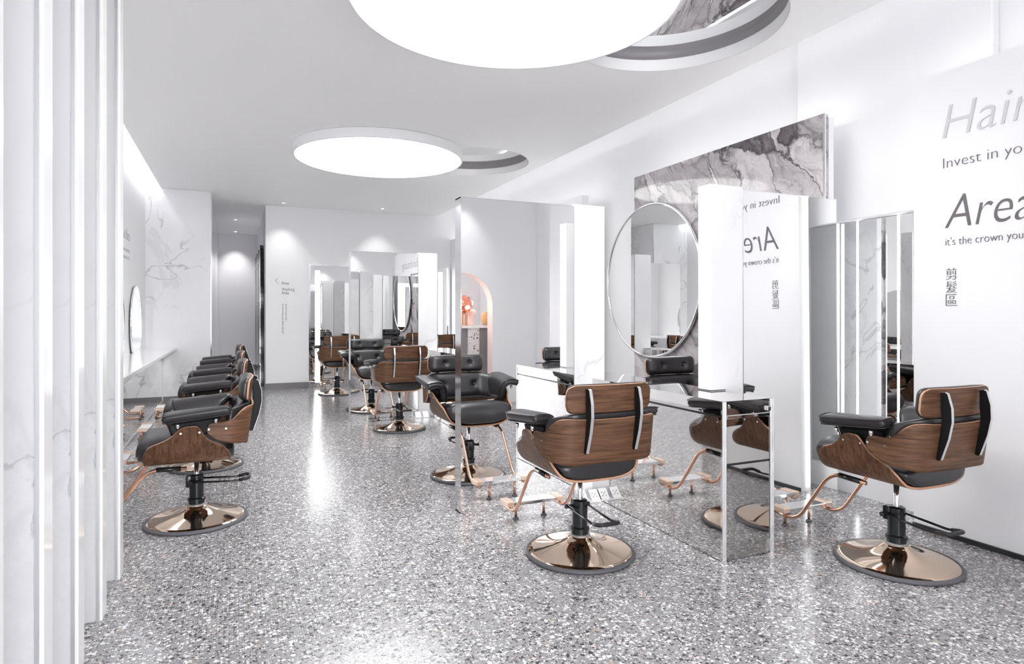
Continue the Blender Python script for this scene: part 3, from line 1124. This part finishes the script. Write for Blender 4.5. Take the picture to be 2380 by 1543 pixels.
    for j in range(NV + 1):
        v = j / NV
        zz = v * 0.137
        d = max(rc - zz, zz - (0.137 - rc), 0.0)
        ins = rc - math.sqrt(max(0.0, rc * rc - d * d))
        hw = 0.2425 - ins
        rows.append([bm.verts.new(hr(0.5 + hw * (2 * i / NU - 1) / 0.485, v)) for i in range(NU + 1)])
    for a, b in zip(rows, rows[1:]):
        for i in range(NU):
            bm.faces.new((a[i], a[i + 1], b[i + 1], b[i]))
    hs = obj('headrest_shell', bm, ['wood_h', 'ply'], t, True)
    md = hs.modifiers.new('ply', 'SOLIDIFY')
    md.thickness = 0.012
    md.offset = 0.0
    md.use_rim = True
    md.material_offset_rim = 1
    def hp(u, v):
        zz = v * 0.143
        d = max(rc - zz, zz - (0.143 - rc), 0.0)
        ins = rc - math.sqrt(max(0.0, rc * rc - d * d))
        x = (u - 0.5) * 2 * (0.238 - ins * 0.8)
        z = 0.809 + zz
        return (x, -0.309 + 0.42 * x * x - 0.10 * (z - 0.88), z)
    bm = bmesh.new()
    pillow(bm, hp, lambda u, v: (-0.5 * (u - 0.5), 1, 0.10), 36, 18, 0.060, 0.002, 6.0, 2.2,
           [(0.27, 0.5, 0.042, 0.15, 0.021), (0.73, 0.5, 0.042, 0.15, 0.021)])
    hc = obj('headrest_cushion', bm, 'leather', t, True)
    for u in (0.27, 0.73):
        P = Vector(hp(u, 0.5)) + Vector((0, 0.043, 0.004))
        bm = bmesh.new()
        bmesh.ops.create_icosphere(bm, subdivisions=2, radius=0.010, matrix=Matrix.Translation(P))
        obj('button', bm, 'leather', hc, True)
    # the two bent bars that carry it
    for sx in (-0.140, 0.140):
        bm = bmesh.new()
        prof = [(-0.326, 0.930), (-0.344, 0.934), (-0.356, 0.929), (-0.374, 0.864), (-0.376, 0.800), (-0.360, 0.720), (-0.326, 0.618), (-0.317, 0.612), (-0.304, 0.618),
                (-0.318, 0.700), (-0.328, 0.760), (-0.330, 0.800), (-0.326, 0.860)]
        prism(bm, prof, 'x', sx - 0.0075, sx + 0.0075)
        br = obj('support_bar', bm, 'black_matte', t)
        bm = bmesh.new()
        rear = [(-0.345, 0.935), (-0.357, 0.930), (-0.3753, 0.864), (-0.3773, 0.800), (-0.3613, 0.7197), (-0.3273, 0.6170), (-0.3264, 0.6185), (-0.3603, 0.7203), (-0.3763, 0.800), (-0.3743, 0.864), (-0.3563, 0.9293), (-0.345, 0.9342)]
        prism(bm, rear, 'x', sx - 0.0078, sx + 0.0078)
        obj('silver_edge', bm, 'silver', br)

    # armrests
    for s in (-1, 1):
        PATH = catmull([(0.372, 0.738), (0.345, 0.747), (0.305, 0.753), (0.272, 0.750), (0.250, 0.732), (0.238, 0.700), (0.233, 0.660), (0.231, 0.618)], 5)
        L = len(PATH) - 1
        def ap(u, v):
            k = min(int(u * L), L - 1)
            f = u * L - k
            x, z = (PATH[k][i] * (1 - f) + PATH[k + 1][i] * f for i in (0, 1))
            y1 = interp([(0, 0.150), (0.06, 0.162), (0.5, 0.162), (1, 0.118)], u)
            y0 = interp([(0, -0.190), (0.08, -0.205), (0.40, -0.195), (0.55, -0.165), (0.8, -0.115), (1, -0.06)], u)
            y = y0 + (y1 - y0) * v
            return (s * x, y, z + (0.018 - 0.10 * y) * max(0.0, 1 - u * 0.9))
        def an(u, v):
            k = min(int(u * L), L - 1)
            a, b = PATH[max(k - 1, 0)], PATH[min(k + 2, L)]
            dx, dz = b[0] - a[0], b[1] - a[1]
            return (s * dz, 0, -dx)
        bm = bmesh.new()
        pillow(bm, ap, an, 34, 22, 0.027, 0.026, 10.0, 2.6)
        ar = obj('armrest', bm, 'leather', t, True)
        # piping seams along the rims
        bm = bmesh.new()
        for off in (0.0215, -0.0205):
            loop = []
            for u, v in [(0.012, i / 14) for i in range(1, 14)] + [(i / 24, 0.988) for i in range(1, 24)] + [(0.988, 1 - i / 8) for i in range(1, 8)] + [(1 - i / 24, 0.012) for i in range(1, 24)]:
                loop.append(Vector(ap(u, v)) + Vector(an(u, v)).normalized() * off)
            tube(bm, loop, 0.0028, 6, True)
        obj('piping', bm, 'piping', ar, True)
        # bolts under the pad and the dark bracket that holds it
        bm = bmesh.new()
        prism(bm, [(-0.135, 0.722), (0.115, 0.702), (0.075, 0.640), (-0.10, 0.650)], 'x', s * 0.262, s * 0.280)
        obj('arm_bracket', bm, 'black_matte', t)
        for y, z in ((0.080, 0.690), (-0.118, 0.709)):
            bm = bmesh.new()
            lathe(bm, [(0, 0.0), (0.010, 0.0), (0.010, 0.024), (0, 0.024)], 14, (s * 0.338, y, z + 0.004))
            lathe(bm, [(0, -0.006), (0.006, -0.006), (0.006, 0.001), (0, 0.001)], 10, (s * 0.338, y, z + 0.004))
            obj('bolt', bm, 'chrome', t, True)
        for y, z, r_ in ((0.068, 0.652, 0), (-0.030, 0.652, 0), (-0.080, 0.668, 1), (-0.172, 0.667, 1)):
            xs = (u_width(z) + 0.0062) if not r_ else 0.3125
            bm = bmesh.new()
            tube(bm, [(s * (xs - 0.002), y, z), (s * (xs + 0.0025), y, z)], 0.0056, 12)
            obj('screw', bm, 'chrome', t)

    # footrest
    for s in (-1, 1):
        bm = bmesh.new()
        tube(bm, fillet([(s * 0.165, 0.045, 0.418), (s * 0.165, 0.262, 0.424), (s * 0.172, 0.488, 0.092), (s * 0.172, 0.664, 0.098)], 0.085, 8), 0.0105, 12)
        tb = obj('footrest_tube', bm, 'tube_copper', t, True)
        bm = bmesh.new()
        tube(bm, [(s * 0.165, 0.075, 0.4189), (s * 0.165, 0.205, 0.4223)], 0.0145, 14)
        obj('sleeve', bm, 'black', tb, True)
        obj('plate_cap', boxes((s * 0.172 - 0.024, s * 0.172 + 0.024, 0.560, 0.672, 0.109, 0.138), bevel=0.004), 'cap_copper', t)
        bm = bmesh.new()
        lathe(bm, [(0, 0.006), (0.0085, 0.006), (0.0085, 0.110), (0, 0.110)], 12, (s * 0.098, 0.652, 0))
        pt = obj('footrest_post', bm, 'tube_copper', t, True)
        bm = bmesh.new()
        lathe(bm, [(0, 0.0), (0.019, 0.0), (0.018, 0.008), (0.010, 0.014), (0, 0.014)], 14, (s * 0.098, 0.652, 0))
        obj('rubber_foot', bm, 'rubber', pt, True)
    obj('foot_plate', boxes((-0.1475, 0.1475, 0.565, 0.667, 0.110, 0.132), bevel=0.003), 'chrome', t)
    return t


LIFT_PARTS = ('seat_shell', 'seat_cushion', 'back_shell', 'back_cushion', 'headrest', 'support_bar', 'armrest', 'arm_bracket', 'bolt', 'screw', 'mount', 'piston', 'footrest_tube')


def lower(ch, dz):
    """sink the seat on its hydraulic piston"""
    for c in ch.children:
        if c.name.split('.')[0] in LIFT_PARTS or c.name.startswith('headrest'):
            c.location.z += dz


R = math.radians
chair0 = make_chair('walnut chair seen from behind, facing the tall free-standing mirror beside the near cabinet')
chair0.location = (1.716, 2.95, 0)
chair0.rotation_euler = (0, 0, R(-1))
CHAIRS = [
    (3.165, 2.165, -2, 0, 'walnut chair seen from behind in front of the lettered wall'),
    (1.71, 4.73, 180, 0, 'front-facing charcoal chair half hidden behind the tall free-standing mirror'),
    (3.235, 3.82, 180, 0, 'chair behind the mirrored cabinet whose buttoned headrest shows under the big round mirror'),
    (1.70, 6.95, 0, 0, 'walnut chair seen from behind in front of the farther free-standing mirror'),
    (1.66, 8.54, 180, 0, 'front-facing chair half hidden behind the farther free-standing mirror'),
    (1.52, 10.40, 0, 0, 'small walnut chair facing the framed mirror beside the wall sign'),
    (3.24, 10.40, 0, 0, 'walnut chair facing the framed mirror in the back corner'),
    (-0.218, 4.40, 90, -0.05, 'nearest of the chairs lined up along the white counter, seen from the side'),
    (-0.222, 5.93, 90, -0.05, 'second chair along the white counter, behind the nearest one'),
    (-0.226, 7.45, 90, -0.06, 'third chair along the white counter'),
    (-0.230, 8.95, 90, -0.06, 'fourth and farthest chair along the white counter'),
]
for x, y, rz, lift, lab in CHAIRS:
    c = dup(chair0, (x, y, 0), R(rz), lab)
    if lift:
        lower(c, lift)

# ------------------------------------------------------------------ what stands behind the camera and shows in the mirrors
def arch_wall():
    bm = bmesh.new()
    x0, x1, y0, y1, zt = 2.36, XR - 0.002, -0.95, -0.75, ZC - 0.002
    cx, hw, zs = 2.98, 0.45, 1.43
    for sgn in (0,):
        n = 24
        arc = [(cx + hw * math.cos(a), zs + hw * math.sin(a)) for a in [PI * k / n for k in range(n + 1)]]
        poly = [(x0, 0), (x0, zt), (x1, zt), (x1, 0), (cx + hw, 0)] + arc + [(cx - hw, 0)]
        prism(bm, poly, 'y', y0, y1)
    bm.normal_update()
    for f in bm.faces:
        c = f.calc_center_median()
        if abs(f.normal.y) < 0.5 and cx - hw - 0.01 < c.x < cx + hw + 0.01 and 0.001 < c.z < 2.0 and abs(c.x - x0) > 0.01:
            f.material_index = 1
    return bm


struct('wall_front', arch_wall(), ['paint', 'pink'])
struct('wall_reception', boxes((2.0, XR - 0.002, -3.2, -3.1, 0, ZC - 0.002)), 'paint')

cn = thing('reception_counter', 'grey reception counter with a speckled terrazzo pilaster behind the pink arch', 'counter', (3.30, -1.40, 0))
obj('body', boxes((-0.58, 0.62, -0.20, 0.10, 0.0, 1.08)), 'grey_laminate', cn)
obj('pilaster', boxes((-0.06, 0.12, 0.101, 0.14, 0.0, 1.08)), 'terrazzo_white', cn)
obj('worktop', boxes((-0.60, 0.64, -0.22, 0.16, 1.081, 1.119)), 'gloss_white', cn)

lp = thing('table_lamp', 'glowing copper glass globe lamp on the reception counter behind the arch', 'lamp', (3.195, -1.33, 1.120))
bm = bmesh.new()
lathe(bm, [(0, 0), (0.058, 0), (0.058, 0.175), (0.03, 0.185), (0, 0.185)], 28)
sharp(obj('lamp_base', bm, 'tube_copper', lp))
bm = bmesh.new()
GC = Vector((0, 0, 0.325))
bmesh.ops.create_icosphere(bm, subdivisions=5, radius=0.130, matrix=Matrix.Translation(GC))
for v in bm.verts:
    d = v.co - GC
    k = d.normalized()
    v.co += d * (0.07 * math.sin(9 * k.x + 2) * math.sin(8 * k.z + 1) + 0.05 * math.sin(9 * k.y + 6 * k.z))
obj('lamp_shade', bm, 'copper_glass', lp, True)
bm = bmesh.new()
for a in range(6):
    an = a * 2 * PI / 6 + 0.3
    bmesh.ops.create_icosphere(bm, subdivisions=3, radius=0.040, matrix=Matrix.Translation(GC + Vector((0.100 * math.cos(an), 0.100 * math.sin(an), -0.01 + 0.035 * math.sin(3 * an)))))
obj('lamp_glow', bm, 'glow', lp, True)
bust = thing('pink_vase', 'small pale pink vase beside the glowing globe lamp', 'vase', (3.345, -1.42, 1.120))
bm = bmesh.new()
lathe(bm, [(0, 0), (0.05, 0), (0.055, 0.03), (0.045, 0.10), (0.055, 0.13), (0.085, 0.17), (0.080, 0.22), (0.05, 0.245), (0.03, 0.18)], 28)
obj('body', bm, 'pink', bust, True)
tv = tag(obj('tan_vase', (lambda b: (lathe(b, [(0, 0), (0.04, 0), (0.075, 0.07), (0.075, 0.14), (0.04, 0.20), (0.035, 0.21), (0.02, 0.17)], 24), b)[1])(bmesh.new()), 'tan', None, True),
         'small tan ceramic vase beside the pink vase', 'vase')
tv.location = (3.60, -1.46, 1.120)

pl = thing('flower_vase', 'glass vase of pink flowers and long green leaves, seen in the framed mirror', 'plant', (2.05, -1.6, 0))
bm = bmesh.new()
lathe(bm, [(0, 0), (0.2, 0), (0.2, 0.95), (0, 0.95)], 28)
sharp(obj('stand', bm, 'grey_laminate', pl))
bm = bmesh.new()
lathe(bm, [(0, 0.951), (0.07, 0.951), (0.10, 1.1), (0.06, 1.25), (0.05, 1.25), (0.05, 1.0)], 24)
obj('vase', bm, 'chrome', pl, True)
bm = bmesh.new()
for k in range(16):
    a = k * 2.4
    tilt = 0.2 + 0.5 * random.random()
    L = 0.35 + 0.25 * random.random()
    d = Vector((math.cos(a) * tilt, math.sin(a) * tilt, 1)).normalized()
    sd = d.cross(Vector((0, 0, 1))).normalized() * 0.02
    b0 = Vector((0, 0, 1.2))
    m_ = b0 + d * L * 0.6
    e_ = b0 + d * L + Vector((0, 0, -0.06))
    th = Vector((0, 0, 0.003))
    lo = [bm.verts.new(p) for p in (b0, m_ + sd, e_, m_ - sd)]
    hi = [bm.verts.new(p + th) for p in (b0, m_ + sd, e_, m_ - sd)]
    bm.faces.new(lo)
    bm.faces.new(hi)
    for q in range(4):
        bm.faces.new((lo[q], lo[(q + 1) % 4], hi[(q + 1) % 4], hi[q]))
obj('leaves', bm, 'leaf', pl)
for k in range(7):
    a = k * 0.9
    bm = bmesh.new()
    c = Vector((0.16 * math.cos(a), 0.16 * math.sin(a), 1.32 + 0.07 * math.sin(3 * a)))
    for j in range(6):
        bmesh.ops.create_icosphere(bm, subdivisions=1, radius=0.035, matrix=Matrix.Translation(c + Vector((0.03 * math.cos(j), 0.03 * math.sin(j), 0.015 * (j % 2)))))
    obj('flower', bm, 'petal', pl, True)
